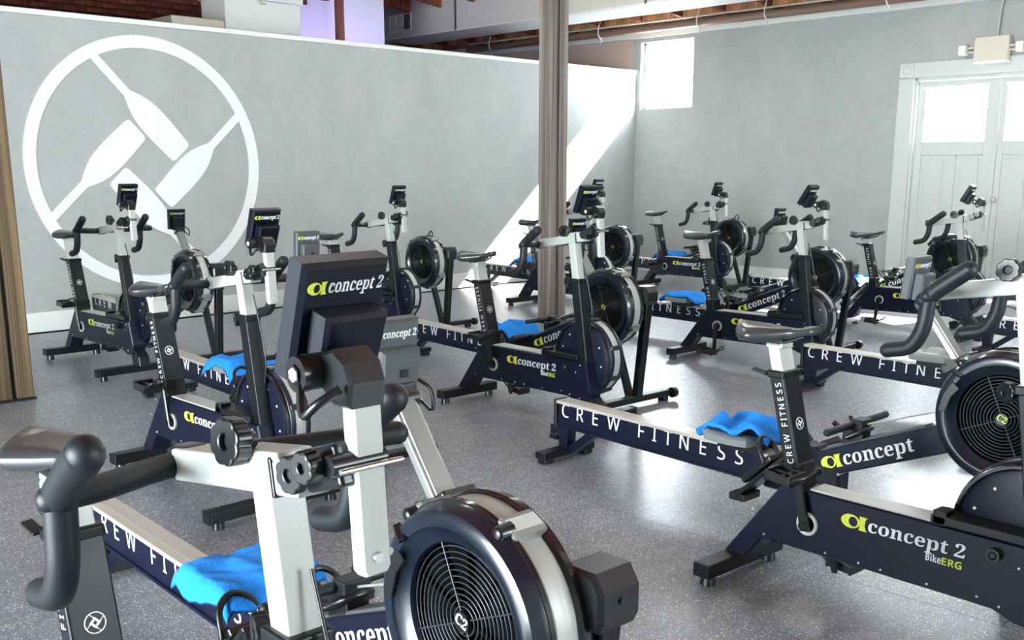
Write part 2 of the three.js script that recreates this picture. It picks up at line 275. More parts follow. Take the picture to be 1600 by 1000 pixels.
// timber columns
function column(x, z, mat, label) {
  const t = thing('timber_column', label, 'column', 'built-up timber columns', [x, 0, z]);
  const g = (a, b, c, d) => { const q = uvMetres(bx(a, b, 0.012, roofY(z) - .01, c, d, .01), .5), u = q.attributes.uv; for (let i = 0; i < u.count; i++) u.setXY(i, u.getX(i), u.getY(i) * .11 + .02); return q; };
  part(t, 'main_timber', g(-.1, 0, .012, .145), mat); part(t, 'side_timber', g(-.095, .004, -.105, -.008), mat);
  part(t, 'base_plate', bx(-.11, .012, 0, .012, -.115, .155, .003), M.black);
}
column(-6.1, -6.54, M.greyWood, 'weathered grey timber column standing among the machines in the middle');
column(-6.11, -2.023, M.brownWood, 'brown timber column at the left edge of the room');
single('pipe_post', cyl(V(-9.45, 0, -6.74), V(-9.45, 3.42, -6.74), .05, .05, 18), M.rust, 'brown round post rising behind the partition wall', 'post');

// duct, pipe, fittings near the ceiling
{ const t = thing('air_duct', 'boxed grey air duct crossing over the partition wall', 'duct', null, [0, 0, -8.9]);
  for (let k = 0; k < 4; k++) part(t, 'duct_section', [bx(-13 + k * 1.48 + 1.47, -11.52 + k * 1.48 + 1.464, 2.975, 3.42, -.55, 0, .004)], M.duct);
  part(t, 'duct_lit_base', bx(-11.55, -5.62, 2.955, 2.975, -.6, .012, .003), M.white);  // underside whiter than the sides, light from below put into its colour
  for (let k = 0; k < 4; k++) part(t, 'seam_strip', bx(-11.53 + k * 1.48 - .012, -11.53 + k * 1.48 + .012, 2.96, 3.42, -.01, .014, .002), M.grey);
  const v = part(t, 'vent', [bx(-11.35, -10.9, 3.04, 3.06, 0, .02), bx(-11.35, -10.9, 3.24, 3.26, 0, .02), bx(-11.35, -11.33, 3.04, 3.26, 0, .02), bx(-10.92, -10.9, 3.04, 3.26, 0, .02)], M.white);
  for (let k = 0; k < 9; k++) part(v, 'louvre', beam(V(-11.3 + k * .045, 3.06, .004), V(-11.3 + k * .045, 3.24, .004), .012, .02, 0).rotateY(0), k < 6 ? M.duct : M.black); }
{ const t = thing('sprinkler_pipe', 'dark pipe running along the top of the back wall', 'pipe', null, [0, 0, WB + .3]);
  part(t, 'pipe', cyl(V(-11.5, 2.955, 0), V(WR, 2.955, 0), .045, .045, 16), M.pipe);
  for (const x of [-11.0, -9.0, -7.5, -6.6, -5.2, -2.5]) part(t, 'hook', tube([V(x, 3.15, .0), V(x, 3.0, .055), V(x, 2.93, .05), V(x + .01, 2.88, 0), V(x + .01, 2.84, .02)], .008, 14, 6), M.white);
  const c = thing('conduit_line', 'thin pale conduit above the dark pipe on the back wall', 'conduit', null, [0, 0, WB + .2]);
  part(c, 'tube', cyl(V(-11.5, 3.0, .0), V(WR, 3.0, .0), .014, .014, 8), M.ivory); part(c, 'tube', cyl(V(-11.5, 3.03, .08), V(WR, 3.03, .08), .011, .011, 8), M.ivory); }
{ const t = thing('emergency_light', 'ivory emergency light box with two lamp heads above the doors', 'light', null, [-4.22, 2.43, WB]);
  part(t, 'box', bx(-.165, .165, -.118, .118, .032, .115, .012), M.ivory); part(t, 'lip', bx(-.165, .165, -.13, -.112, .032, .122, .005), M.white);
  for (const s of [-1, 1]) { const h = part(t, 'lamp_head', bx(s * .27 - .045, s * .27 + .045, -.05, .055, .05, .13, .02), M.ivory); part(h, 'lens', bx(s * .27 - .035, s * .27 + .035, -.04, .045, .128, .136, .01), M.white); part(t, 'bracket', [cyl(V(s * .16, .02, .08), V(s * .24, .02, .08), .012), cyl(V(s * .16, -.02, .08), V(s * .24, -.02, .08), .01)], M.ivory); }
  part(t, 'conduit', tube([V(.03, .118, .06), V(.03, .3, .04), V(.045, .46, .03)], .012, 12, 8), M.galv); }
// behind the partition: white storage boxes and an unseen violet lamp that lights the panel
{ const t = thing('storage_cabinet', 'white cabinet tinted violet, seen above the partition wall', 'cabinet', null, [-9.35, 0, -5.68]);
  part(t, 'body', bx(-.3, .15, 0, 2.88, -.42, .42, .01), M.white); part(t, 'lid', bx(-.32, .17, 2.88, 2.95, -.44, .44, .01), M.white); part(t, 'latch', bx(.17, .19, 2.84, 2.91, .0, .05, .004), M.ivory);
  const b = thing('storage_box', 'low white box seen just above the partition wall', 'box', null, [-9.35, 0, -4.98]);
  part(b, 'stand', bx(-.3, .15, 0, 2.55, -.26, .26, .01), M.white); part(b, 'lid', bx(-.3, .16, 2.55, 2.66, -.27, .27, .015), M.ivory);
  const w = thing('tall_panel', 'white panel washed with violet light behind the partition', 'panel', null, [-9.9, 0, -7.1]);
  part(w, 'board', bx(-.05, .05, 0, 3.3, -.54, .02, .004), M.white); part(w, 'board', bx(-.05, .05, 0, 3.3, .03, .62, .004), M.white);
  const v = thing('unseen_violet_lamp', 'unseen violet strip lamp behind the partition wall, lighting the panel', 'lamp', null, [-9.2, 2.2, -6.9]);
  const vc = new THREE.Color(.42, .3, 1.0); part(v, 'tube', cyl(V(0, 0, -.5), V(0, 0, .5), .02), S({ color: '#ffffff', emissive: vc, emissiveIntensity: 3 })); part(v, 'bracket', bx(.025, .41, -.02, .02, -.03, .03), M.white);
  const l = new THREE.RectAreaLight(vc, 26, 1.0, .1); l.position.set(-.03, 0.02, 0); l.lookAt(V(-1, 1.2, 0)); v.add(l); l.rotation.set(0, 0, 0); l.lookAt(new THREE.Vector3(-10.2, 3.6, -6.9)); }

// ------------------------------------------------------------------ exercise bikes
const X = V(1, 0, 0), Y = V(0, 1, 0), Z = V(0, 0, 1);
const BG = {};   // geometries shared by all bikes
{ const g = BG;
  g.rearFoot = merge([bx(-.032, .032, .03, .078, -.205, .205, .005), bx(-.02, .05, .076, .086, -.05, .05, .003)]);
  g.rearPads = [-.165, .165].map((z) => cyl(V(0, 0, z), V(0, .032, z), .026, .022, 14));
  g.frontFoot = merge([bx(.97, 1.03, .03, .075, -.29, .29, .005), bx(.975, 1.025, .027, .078, -.3, -.286, .003), bx(.975, 1.025, .027, .078, .286, .3, .003)]);
  g.frontPads = [-.25, .25].map((z) => cyl(V(1, 0, z), V(1, .032, z), .024, .02, 12));
  g.body = ext([[-.03, .078], [.055, .078], [.112, .157], [.84, .157], [.90, .135], [.985, .13], [1.0, .2], [.965, .35], [.175, .35]], -.045, .045, .005);
  g.cover = merge([bx(.27, .66, .35, .357, -.04, .04, .003)]);
  g.guard = merge([bx(.655, .915, .352, .378, -.045, .05, .004), bx(.66, .70, .35, .392, .0, .05, .004)]);
  g.bolts = merge([[.075, .245], [.13, .32], [.12, .172], [.34, .172], [.45, .172], [.52, .172], [.66, .172], [.80, .18], [.86, .17], [.93, .33], [.90, .29], [.93, .16]].map(([x, y]) => cyl(V(x, y, .044), V(x, y, .0478), .0036, .003, 8)));
  g.knob = merge([cyl(V(.838, .312, .045), V(.838, .312, .066), .02, .018, 16), turned([[.008, .07], [.012, .067], [.012, .064]], .838, .312, 12)]);
  g.ring = turned([[.026, .044], [.026, .053], [.034, .055], [.0365, .052], [.0365, .044]], .275, .247, 28);
  g.arm = merge([ext([[-.016, -.018], [.016, -.018], [.012, .16], [.008, .182], [-.008, .182], [-.012, .16]], .058, .074, .004), cyl(V(0, 0, .05), V(0, 0, .08), .014, .013, 14), cyl(V(0, .165, .06), V(0, .165, .09), .009, .009, 10)]);
  g.pedal = merge([cyl(V(0, .165, .08), V(0, .165, .175), .008, .008, 8), bx(-.045, -.035, .145, .185, .09, .175, .004), bx(.035, .045, .145, .185, .09, .175, .004), bx(-.045, .045, .15, .18, .088, .097, .004), bx(-.045, .045, .15, .18, .168, .177, .004), bx(-.04, .04, .155, .175, .12, .14, .004),
    tube([V(.04, .165, .092), V(.095, .2, .1), V(.1, .22, .13), V(.095, .2, .165), V(.04, .165, .173)], .005, 14, 6)]);
  const seatAxis = (y) => .13 + .26 * (.69 - y);
  g.seatTube = merge([beam(V(seatAxis(.33), .33, 0), V(seatAxis(.69), .69, 0), .05, .088, .006), bx(seatAxis(.69) - .032, seatAxis(.69) + .03, .676, .7, -.047, .047, .006), beam(V(seatAxis(.36) - .005, .345, 0), V(seatAxis(.42), .42, 0), .062, .092, .006)]);
  g.seatLever = merge([cyl(V(.105, .683, .02), V(.085, .688, .04), .008, .008, 8), beam(V(.1, .688, .046), V(.05, .698, .05), .008, .022, .003)]);
  // lettering up the near side of the seat tube: local frame along the tube
  const up = Math.atan2(.36, -.26 * .36);
  g.seatText = spaced('CREWFITNESS', [0, .023, .045, .071, .113, .13, .147, .169, .193, .215, .236], .0145).rotateZ(up).translate(seatAxis(.43) + .006, .43, .0442);
  g.seatEmblem = merge(oarEmblem(.0012, false)).scale(.019, .019, 1).rotateY(Math.PI / 2).rotateZ(Math.atan(.26)).translate(seatAxis(.54) + .027, .54, 0);
  g.seatPost = merge([beam(V(seatAxis(.5), .5, 0), V(seatAxis(.78), .78, 0), .04, .07, .005), bx(seatAxis(.78) - .03, seatAxis(.78) + .03, .772, .79, -.03, .03, .004)]);
  // saddle: lofted cross-sections along x
  { const rows = [], n = 22, m = 18; for (let i = 0; i <= n; i++) { const t = i / n, x = -.04 + t * .29; const wide = t < .42 ? .078 * Math.sqrt(Math.max(0, 1 - ((.3 - t) / .3) ** 2 * .999)) : 0; const w0 = t < .3 ? .086 * Math.sqrt(Math.max(.002, 1 - ((.3 - t) / .3) ** 2)) : .086 - (.086 - .021) * Math.min(1, (t - .3) / .38) ** .8; const w = t > .93 ? w0 * Math.sqrt(Math.max(.01, 1 - ((t - .93) / .07) ** 2)) : w0; const hT = .842 - .008 * Math.sin(Math.PI * t) + .012 * t * t; const th = (t < .3 ? .056 : .056 - .028 * Math.min(1, (t - .3) / .5)) * (t < .06 ? Math.sqrt(Math.max(.03, t / .06)) : t > .95 ? Math.sqrt(Math.max(.03, (1 - t) / .05)) : 1);
      const r = []; for (let j = 0; j < m; j++) { const a = j / m * Math.PI * 2, c = Math.cos(a), s = Math.sin(a); const top = s > 0; const groove = top && t > .12 && t < .8 ? .006 * Math.exp(-((c * w / .012) ** 2)) : 0; r.push(V(x, hT - th / 2 + Math.sign(s) * Math.abs(s) ** .7 * th / 2 - groove - (top ? .006 * c * c : 0), Math.sign(c) * Math.abs(c) ** .75 * w)); } rows.push(r); }
    const pos = [], idx = []; rows.forEach((r) => r.forEach((p) => pos.push(p.x, p.y, p.z))); for (let i = 0; i < n; i++) for (let j = 0; j < m; j++) { const a = i * m + j, b = i * m + (j + 1) % m, c = a + m, d = b + m; idx.push(a, b, c, b, d, c); }
    for (const [row, s] of [[0, 1], [n, -1]]) for (let j = 1; j < m - 1; j++) s > 0 ? idx.push(row * m, row * m + j + 1, row * m + j) : idx.push(row * m, row * m + j, row * m + j + 1);
    const sg = new THREE.BufferGeometry(); sg.setAttribute('position', new THREE.Float32BufferAttribute(pos, 3)); sg.setAttribute('uv', new THREE.Float32BufferAttribute(new Float32Array(pos.length / 3 * 2), 2)); sg.setIndex(idx); sg.computeVertexNormals(); g.saddle = sg; }
  g.saddleRails = merge([-.022, .022].map((z) => tube([V(.0, .798, z), V(.05, .788, z), V(.13, .79, z), V(.2, .815, z * .6)], .0045, 14, 6)).concat([bx(.06, .135, .778, .8, -.03, .03, .004)]));
  // front post
  const axis = (y) => .868 + .155 * (.755 - y);
  BG.axis = axis;
  g.post = merge([beam(V(axis(.08), .08, 0), V(axis(.755), .755, 0), .056, .058, .005), bx(axis(.755) - .034, axis(.755) + .034, .738, .763, -.033, .033, .005), ext([[.965, .07], [1.06, .07], [1.05, .13], [1.0, .17], [.96, .17]], -.036, .036, .004)]);
  g.postEmblem = merge(oarEmblem(.0012, false)).scale(.022, .022, 1).rotateY(Math.PI / 2).rotateZ(.15).translate(axis(.115) + .037 - .005, .115, 0);
  g.postKnob = merge([starKnob(V(axis(.74) - .055, .74, .012), V(-.35, 0, 1), .025, .02), cyl(V(axis(.74) - .06, .74, 0), V(axis(.74) - .02, .74, 0), .009, .009, 10)]);
  g.postCable = tube([V(axis(.8) + .03, .84, -.01), V(axis(.7) + .05, .72, -.012), V(axis(.6) + .06, .6, -.014), V(axis(.5) + .03, .5, -.014)], .003, 20, 5);
  g.stemPost = beam(V(axis(.6), .6, 0), V(axis(.93), .93, 0), .044, .048, .004);
  const sd = V(1, .155, 0).normalize(), sc = V(.838, .947, 0), at = (d, u = 0, z = 0) => V(sc.x + sd.x * d - sd.y * u, sc.y + sd.y * d + sd.x * u, z);
  g.stem = merge([beam(at(-.235), at(.085), .044, .05, .005)]);
  g.stemCap = beam(at(.03), at(.039), .049, .055, .003);
  g.stemClamp = beam(at(-.262), at(-.2), .05, .046, .012); g.stemPlate = beam(at(-.07, .024), at(.05, .024), .012, .05, .004);
  const c0 = at(-.24);
  const bar = [V(.683, .922, .21), V(.665, .918, .15), V(c0.x + .012, c0.y, .06), V(c0.x, c0.y, 0), V(c0.x + .012, c0.y, -.06), V(.672, .917, -.2), V(.695, .918, -.285)];
  g.bar = merge([grip(bar, .0175, 30, 12), [1, -1.1].map((s) => [grip([V(.672, .912, .2 * s), V(.71, .945, .2 * s), V(.776, .994, .199 * s)], .0225, 14, 14), grip([V(.684, .93, .2 * s), V(.68, .885, .2 * s), V(.672, .835, .2 * s), V(.645, .79, .2 * s), V(.583, .771, .2 * s)], .02, 22, 14)])]);
  g.topKnob = starKnob(at(-.028, .042, .03), V(.1, .1, 1), .027, .024);
  g.armMount = merge([beam(at(.09, .008), at(.165, .02), .05, .036, .006), cyl(at(.165, .02, -.04), at(.165, .02, .03), .013, .013, 12)]);
  g.armKnobA = starKnob(at(.1, .01, .03), V(.12, 0, 1), .02, .016);
  g.armKnobB = starKnob(at(.142, .022, .034), V(.12, 0, 1), .0165, .02);
  g.armRod = cyl(V(1.022, .992, .03), V(1.022, .992, -.05), .0035, .0035, 8);
  g.arm2 = merge([ext([[-.019, -.085], [-.014, -.092], [.014, -.092], [.019, -.085], [.019, .115], [-.019, .115]], -.011, .011, .003)]).rotateY(Math.PI / 2).rotateZ(.06).translate(1.0, .955, -.018);
  g.armBolts = merge([cyl(V(1.005, .885, -.018), V(1.02, .885, -.018), .007, .006, 6), cyl(V(1.0, .885, -.036), V(1.012, .885, -.039), .0045, .0045, 8)]);
  g.bracket = merge([ext([[1.006, 1.052], [1.01, 1.08], [1.0, 1.102], [.978, 1.114], [.952, 1.106], [.94, 1.085], [.95, 1.068], [.972, 1.052]], -.042, .006, .004), cyl(V(.945, 1.086, -.05), V(.945, 1.086, .02), .02, .02, 20), tube([V(.95, 1.075, .03), V(.97, 1.045, .04), V(.99, 1.06, .035), V(1.0, 1.075, .012)], .005, 16, 6)]);
  g.bracketDisc = merge([cyl(V(.945, 1.085, .02), V(.945, 1.085, .032), .02, .02, 18), cyl(V(.945, 1.085, .031), V(.945, 1.085, .035), .011, .011, 6)]);
  g.bracketBolt = cyl(V(.945, 1.085, .03), V(.945, 1.085, .036), .01, .008, 6);
  // flywheel housing
  const fx = .872, fy = .352, R = .2;
  g.fly = turned([[0, -.026], [.15, -.026], [.165, -.03], [.185, -.034], [R - .004, -.042], [R - .001, -.052], [R - .001, -.06], [.19, -.06]], fx, fy, 56);
  g.flyBack = turned([[.19, -.104], [R, -.104], [R + .002, -.112], [R - .004, -.126], [.15, -.134], [0, -.136]], fx, fy, 56);
  g.flyBand = turned([[R - .006, -.05], [R - .003, -.058], [R - .003, -.106], [R - .006, -.112]], fx, fy, 56);
  g.flyRim = turned([[.176, -.031], [.182, -.024], [.19, -.024], [.193, -.034]], fx, fy, 56);
  g.flyClips = [[.35, .2], [1.35, .2], [-.45, .2], [-.9, .2]].map(([a, r]) => bx(-.008, .008, -.012, .012, -.118, -.042, .004).rotateZ(a).translate(fx + Math.cos(a) * r, fy + Math.sin(a) * r, 0));
  g.flyBolts = merge([.5, -.2, -.8, 1.1, 2.2, 2.8].map((a) => ball(V(fx + Math.cos(a) * .14, fy + Math.sin(a) * .14, -.025), .005, 1, 1, .6, 8)));
  g.text = run('concept 2', .472, .757, .027, fontSerif, .08).translate(0, .275, .0452);
  g.mark = mark(.385, .085, .042).translate(0, .272, .0452);
  g.sub = run('Bike', .65, .694, .015, fontSansB).translate(0, .241, .0452); g.sub2 = run('ERG', .696, .752, .015, fontSansB).translate(0, .241, .0452);
}
// monitor: back towards +X, local origin at its centre, upright
const MG = {};
{ MG.shell = merge([ext([[-.06, -.068], [.06, -.068], [.062, .07], [-.062, .07]], -.017, .017, .006)]).rotateY(Math.PI / 2);
  MG.box = ext([[-.042, -.068], [.042, -.068], [.045, .018], [-.045, .018]], 0, .034, .005).rotateY(Math.PI / 2).translate(.014, 0, 0);
  MG.screen = bx(-.0195, -.016, -.03, .05, -.045, .045, .001);
  MG.text = run('concept 2', -.026, .052, .0108, fontSerif, .12).rotateY(Math.PI / 2).translate(.0172, .036, 0);
  MG.mark = mark(-.054, .026, .0145).rotateY(Math.PI / 2).translate(.0172, .035, 0);
  MG.tab = bx(.048, .052, -.035, -.02, -.012, .004, .001); }
function addMonitor(parent, pos, tilt, yaw, mat = M.monitor) {
  const m = part(parent, 'monitor', MG.shell, mat); m.position.copy(pos); m.rotation.order = 'YXZ'; m.rotation.set(0, yaw, tilt);
  part(m, 'battery_box', MG.box, mat); part(m, 'screen', MG.screen, M.screen); part(m, 'lettering', MG.text, M.letter, 'white lettering'); part(m, 'mark', MG.mark, M.lime, 'yellow-green mark'); part(m, 'tab', MG.tab, M.black);
  return m;
}
function exerciseBike(o) {
  const t = thing('exercise_bike', o.label, 'exercise bike', 'air exercise bikes set out in rows', [o.x, 0, o.z], o.a), g = BG;
  const dh = (m) => { m.position.y += o.dh; m.position.x -= .155 * o.dh; return m; }, ds = (m) => { m.position.y += o.ds; m.position.x -= .26 * o.ds; return m; };
  const rf = part(t, 'rear_foot', g.rearFoot, M.black); g.rearPads.forEach((p) => part(rf, 'rubber_pad', p, M.plastic));
  const ff = part(t, 'front_foot', g.frontFoot, M.black); g.frontPads.forEach((p) => part(ff, 'rubber_pad', p, M.plastic));
  const fr = part(t, 'frame', g.body, M.navy); part(fr, 'bolts', g.bolts, M.letter).userData.kind = 'stuff'; part(fr, 'lettering', g.text, M.letter, 'white lettering'); part(fr, 'mark', g.mark, M.lime, 'yellow-green mark'); part(fr, 'small_lettering', g.sub, M.letter); part(fr, 'small_lettering', g.sub2, M.lime); part(fr, 'knob', g.knob, M.plastic);
  part(t, 'top_cover', g.cover, M.paint, 'pale top cover'); part(t, 'belt_guard', g.guard, M.black);
  const st = part(t, 'seat_tube', g.seatTube, M.black); part(st, 'lettering', g.seatText, M.letter); part(st, 'emblem', g.seatEmblem, M.letter); part(st, 'lever', g.seatLever, M.plastic);
  ds(part(t, 'seat_post', g.seatPost, M.paint, 'white seat post')); const sa = ds(part(t, 'saddle', g.saddle, M.saddle)); part(sa, 'saddle_rails', g.saddleRails, M.plastic);
  part(t, 'crank_ring', g.ring, M.paint);
  for (const k of [0, 1]) { const arm = part(t, 'crank_arm', g.arm, M.plastic); arm.position.set(.275, .247, 0); const ang = (o.crank ?? .2) + k * Math.PI; if (k) { arm.rotation.order = 'XYZ'; arm.rotation.set(0, Math.PI, ang - Math.PI + (Math.PI - 2 * (ang - Math.PI)) * 0); arm.rotation.z = -ang; } else arm.rotation.z = ang;
    const pd = part(arm, 'pedal', g.pedal.clone().translate(0, -.165, 0), M.plastic); pd.position.set(0, .165, 0); pd.rotation.z = -arm.rotation.z + (k ? .1 : -.1); }
  const po = part(t, 'front_post', g.post, M.black); part(po, 'emblem', g.postEmblem, M.letter); part(po, 'cable', g.postCable, M.plastic); part(t, 'post_knob', g.postKnob, M.plastic);
  dh(part(t, 'stem_post', g.stemPost, M.paint, 'white sliding post')); const stem = dh(part(t, 'stem', g.stem, M.paint, 'white stem')); part(stem, 'end_band', g.stemCap, M.plastic); part(stem, 'clamp', g.stemClamp, M.plastic); part(stem, 'top_plate', g.stemPlate, M.paint);
  dh(part(t, 'handlebar', g.bar, M.gripRubber)); dh(part(t, 'stem_knob', g.topKnob, M.plastic));
  const am = dh(part(t, 'arm_mount', g.armMount, M.plastic)); part(am, 'knob', g.armKnobA, M.plastic); part(am, 'knob', g.armKnobB, M.plastic); part(am, 'rod', g.armRod, M.chrome);
  const arm = dh(part(t, 'monitor_arm', g.arm2, M.paint, 'white monitor arm')); part(arm, 'bolts', g.armBolts, M.galv);
  const br = dh(part(t, 'monitor_bracket', g.bracket, M.plastic)); part(br, 'hinge_disc', g.bracketDisc, M.plastic); part(br, 'hinge_bolt', g.bracketBolt, M.letter);
  const mo = addMonitor(t, V(.9 + (o.mx ?? 0), 1.142 + (o.my ?? 0), -.045 + (o.mz ?? 0)), o.tilt ?? -.34, o.yaw ?? .06); dh(mo);
  const fl = part(t, 'flywheel_housing', [g.fly, g.flyBack], M.navy); part(fl, 'rim', g.flyRim, M.darkRing); part(fl, 'mesh_band', g.flyBand, M.silver, 'silver mesh band'); g.flyClips.forEach((c) => part(fl, 'clip', c, M.plastic)); part(fl, 'bolts', g.flyBolts, M.letter).userData.kind = 'stuff';
  return t;
}

// ------------------------------------------------------------------ rowing machines
const RG = {}, railTilt = -.0222;
{ const g = RG, railEnd = 1.42;
  const tilt = (geo) => geo.rotateZ(railTilt);
  g.rail = tilt(merge([plainBox(.002, railEnd, .158, .266, -.028, .028), bx(0, railEnd, .152, .163, -.036, .036, .003)]));
  g.track = tilt(bx(0, railEnd, .262, .2765, -.042, .042, .003));
  g.groove = tilt(merge([plainBox(.01, railEnd - .02, .2762, .2772, -.012, .012)]));
  g.endCap = bx(-.016, .004, .15, .28, -.038, .038, .006);
  g.text = tilt(spaced('CREWFITNESS', lettersX, .044).translate(0, .2245, .0282));
  g.rearLeg = merge([ext([[.005, .155], [.07, .155], [.062, .05], [.012, .05]], -.03, .03, .004), beam(V(.215, .155, 0), V(.075, .05, 0), .036, .05, .004), bx(-.05, -.0, .085, .105, -.06, .03, .004), bx(-.045, -.0, .125, .14, -.05, .02, .004)]);
  g.rearFoot = merge([bx(-.005, .06, .022, .056, -.165, .165, .006)]);
  g.rearPads = [-.13, .13].map((z) => bx(.0, .055, 0, .024, z - .025, z + .025, .006));
  // seat
  { const n = 14, m = 18, pos = [], idx = []; for (let i = 0; i <= n; i++) for (let j = 0; j <= m; j++) { const u = i / n * 2 - 1, v = j / m * 2 - 1; const x = u * .115 * (1 - .12 * v * v * (u > 0 ? 1.6 : .6)), z = v * .15 * (1 - .1 * u * u); const edge = Math.max(Math.abs(u) ** 6, Math.abs(v) ** 6); pos.push(x, .336 + .018 * (v * v) * (1 - .3 * u) - .014 * Math.exp(-((v * 3) ** 2)) * (u > 0 ? 1 : .4) + .006 * u * u - edge * .022, z); }
    const N = pos.length / 3; for (let k = 0; k < N; k++) pos.push(pos[k * 3] * .96, .306, pos[k * 3 + 2] * .96);
    const w = m + 1; for (let i = 0; i < n; i++) for (let j = 0; j < m; j++) { const a = i * w + j; idx.push(a, a + 1, a + w, a + 1, a + w + 1, a + w); const b = a + N; idx.push(b, b + w, b + 1, b + 1, b + w, b + w + 1); }
    for (let i = 0; i < n; i++) for (const [j, s] of [[0, 1], [m, -1]]) { const a = i * w + j, b = a + w; s > 0 ? idx.push(a, b, a + N, b, b + N, a + N) : idx.push(a, a + N, b, b, a + N, b + N); }
    for (let j = 0; j < m; j++) for (const [i, s] of [[0, -1], [n, 1]]) { const a = i * w + j, b = a + 1; s > 0 ? idx.push(a, b, a + N, b, b + N, a + N) : idx.push(a, a + N, b, b, a + N, b + N); }
    const sg = new THREE.BufferGeometry(); sg.setAttribute('position', new THREE.Float32BufferAttribute(pos, 3)); sg.setAttribute('uv', new THREE.Float32BufferAttribute(new Float32Array(pos.length / 3 * 2), 2)); sg.setIndex(idx); g.seat = toCreasedNormals(sg, .7); }
  g.carriage = merge([bx(-.1, .1, .288, .308, -.06, .06, .006), bx(-.095, .095, .264, .3, .044, .055, .004), bx(-.095, .095, .264, .3, -.055, -.044, .004), [-.07, .07].map((x) => cyl(V(x, .286, -.03), V(x, .286, .03), .012, .012, 12))]);
  // foot plates
  const fp = (s) => merge([beam(V(1.075, .1, .115 * s), V(1.3, .315, .115 * s), .016, .115, .005), bx(1.05, 1.12, .085, .115, .06 * s, .17 * s, .006), beam(V(1.1, .165, .115 * s), V(1.22, .28, .115 * s), .03, .1, .01)]);
  g.footplates = [fp(1), fp(-1)];
  g.straps = [1, -1].map((s) => tube([V(1.2, .255, .06 * s), V(1.16, .315, .075 * s), V(1.145, .335, .115 * s), V(1.16, .315, .155 * s), V(1.2, .255, .172 * s)], .009, 18, 6).scale(1, 1, 1));
  g.crossPlate = merge([beam(V(1.14, .15, 0), V(1.3, .3, 0), .03, .14, .004), cyl(V(1.3, .3, -.17), V(1.3, .3, .17), .012, .012, 10), bx(1.28, 1.42, .135, .26, -.045, .045, .006)]);
  // sloping main beam
  const pa = V(1.33, .252, 0), pb = V(1.9, .484, 0), bd = pb.clone().sub(pa).normalize(), ang = Math.atan2(bd.y, bd.x);
  g.beam = merge([beam(pa, pb, .096, .086, .006), ext([[1.24, .24], [1.36, .17], [1.40, .26], [1.33, .32], [1.27, .31]], -.043, .043, .004)]);
  g.beamTop = beam(V(1.36, .318, 0), V(1.72, .465, 0), .012, .06, .004);
  const onBeam = (geo) => geo.rotateZ(ang).translate(pa.x - Math.sin(ang) * -.022 * 0, pa.y, .0435);
  g.mark = onBeam(mark(.028, .085, .046).translate(0, -.023, 0)); g.text = g.text;
  g.word = onBeam(run('concept', .118, .388, .034, fontSerif, .08).translate(0, -.02, 0)); g.word2 = onBeam(run('2', .408, .436, .034, fontSerif, .08).translate(0, -.02, 0));
  g.handle = merge([cyl(V(1.46, .425, -.2), V(1.46, .425, .2), .013, .013, 14), ball(V(1.46, .425, .2), .0135), ball(V(1.46, .425, -.2), .0135), bx(1.45, 1.5, .405, .445, -.035, .035, .006)]);
  g.handleRest = merge([bx(1.42, 1.50, .34, .405, -.03, .03, .006), beam(V(1.43, .4, .04), V(1.40, .43, .06), .012, .02), beam(V(1.43, .4, -.04), V(1.40, .43, -.06), .012, .02), tube([V(1.45, .38, -.05), V(1.5, .41, -.03), V(1.5, .41, .03), V(1.45, .38, .05)], .01, 14, 8)]);
  g.chain = cyl(V(1.49, .425, 0), V(1.82, .545, 0.0), .0035, .0035, 6);
  // flywheel
  const cx = 2.0, cy = .556, R = .207; g.c = [cx, cy];
  g.front = turned([[.137, .118], [.14, .13], [.165, .143], [.17, .15], [.186, .152], [.198, .146], [R, .128], [R + .002, .118], [R - .002, .114]], cx, cy, 64);
  g.cone = turned([[.137, .116], [.139, .129], [.1665, .1432]], cx, cy, 64);
  g.rimA = turned([[R - .006, .118], [R + .004, .118], [R + .006, .11], [R + .002, .104], [R - .01, .104]], cx, cy, 64);
  g.band = turned([[R - .004, .108], [R - .001, .1], [R - .001, .054], [R - .004, .048]], cx, cy, 64);
  g.rimB = turned([[R - .01, .056], [R + .002, .056], [R + .007, .05], [R + .006, .036], [R - .006, .026], [.12, .02], [0, .018]], cx, cy, 64);
  g.disc = turned([[0, .098], [.14, .098], [.15, .1]], cx, cy, 40);
  g.wires = merge([...Array(11)].map((_, i) => new THREE.TorusGeometry(.026 + i * .0105, .0013, 5, 44).translate(cx, cy, .121)).concat([...Array(4)].map((_, k) => { const a = .42 + k * Math.PI / 2; return cyl(V(cx + Math.cos(a) * .015, cy + Math.sin(a) * .015, .122), V(cx + Math.cos(a) * .139, cy + Math.sin(a) * .139, .122), .0017, .0017, 5); })));
  g.blades = merge([...Array(10)].map((_, k) => bx(-.0015, .0015, .03, .13, .1, .112, 0).rotateZ(k * Math.PI / 5).translate(cx, cy, 0)));
  g.hub = merge([cyl(V(cx, cy, .11), V(cx, cy, .128), .02, .019, 24)]);
  g.hubText = run('C2', -.015, .015, .0145, fontSerif, .05).translate(0, -.007, 0).rotateZ(-.35).translate(cx, cy, .1282);
  g.clips = [1.08, 2.3, -.5, -1.3].map((a) => merge([ext([[-.004, -.026], [.011, -.024], [.014, -.014], [.014, .014], [.011, .024], [-.004, .026]], .044, .116, .004)]).rotateZ(a).translate(cx + Math.cos(a) * R, cy + Math.sin(a) * R, 0));
  g.clipKnobs = [1.08, 2.3, -.5, -1.3].map((a) => merge([cyl(V(.002, 0, .106), V(.002, 0, .132), .016, .013, 14), ball(V(.002, 0, .132), .012, 1, 1, .5, 12)]).rotateZ(a).translate(cx + Math.cos(a) * R, cy + Math.sin(a) * R, 0));
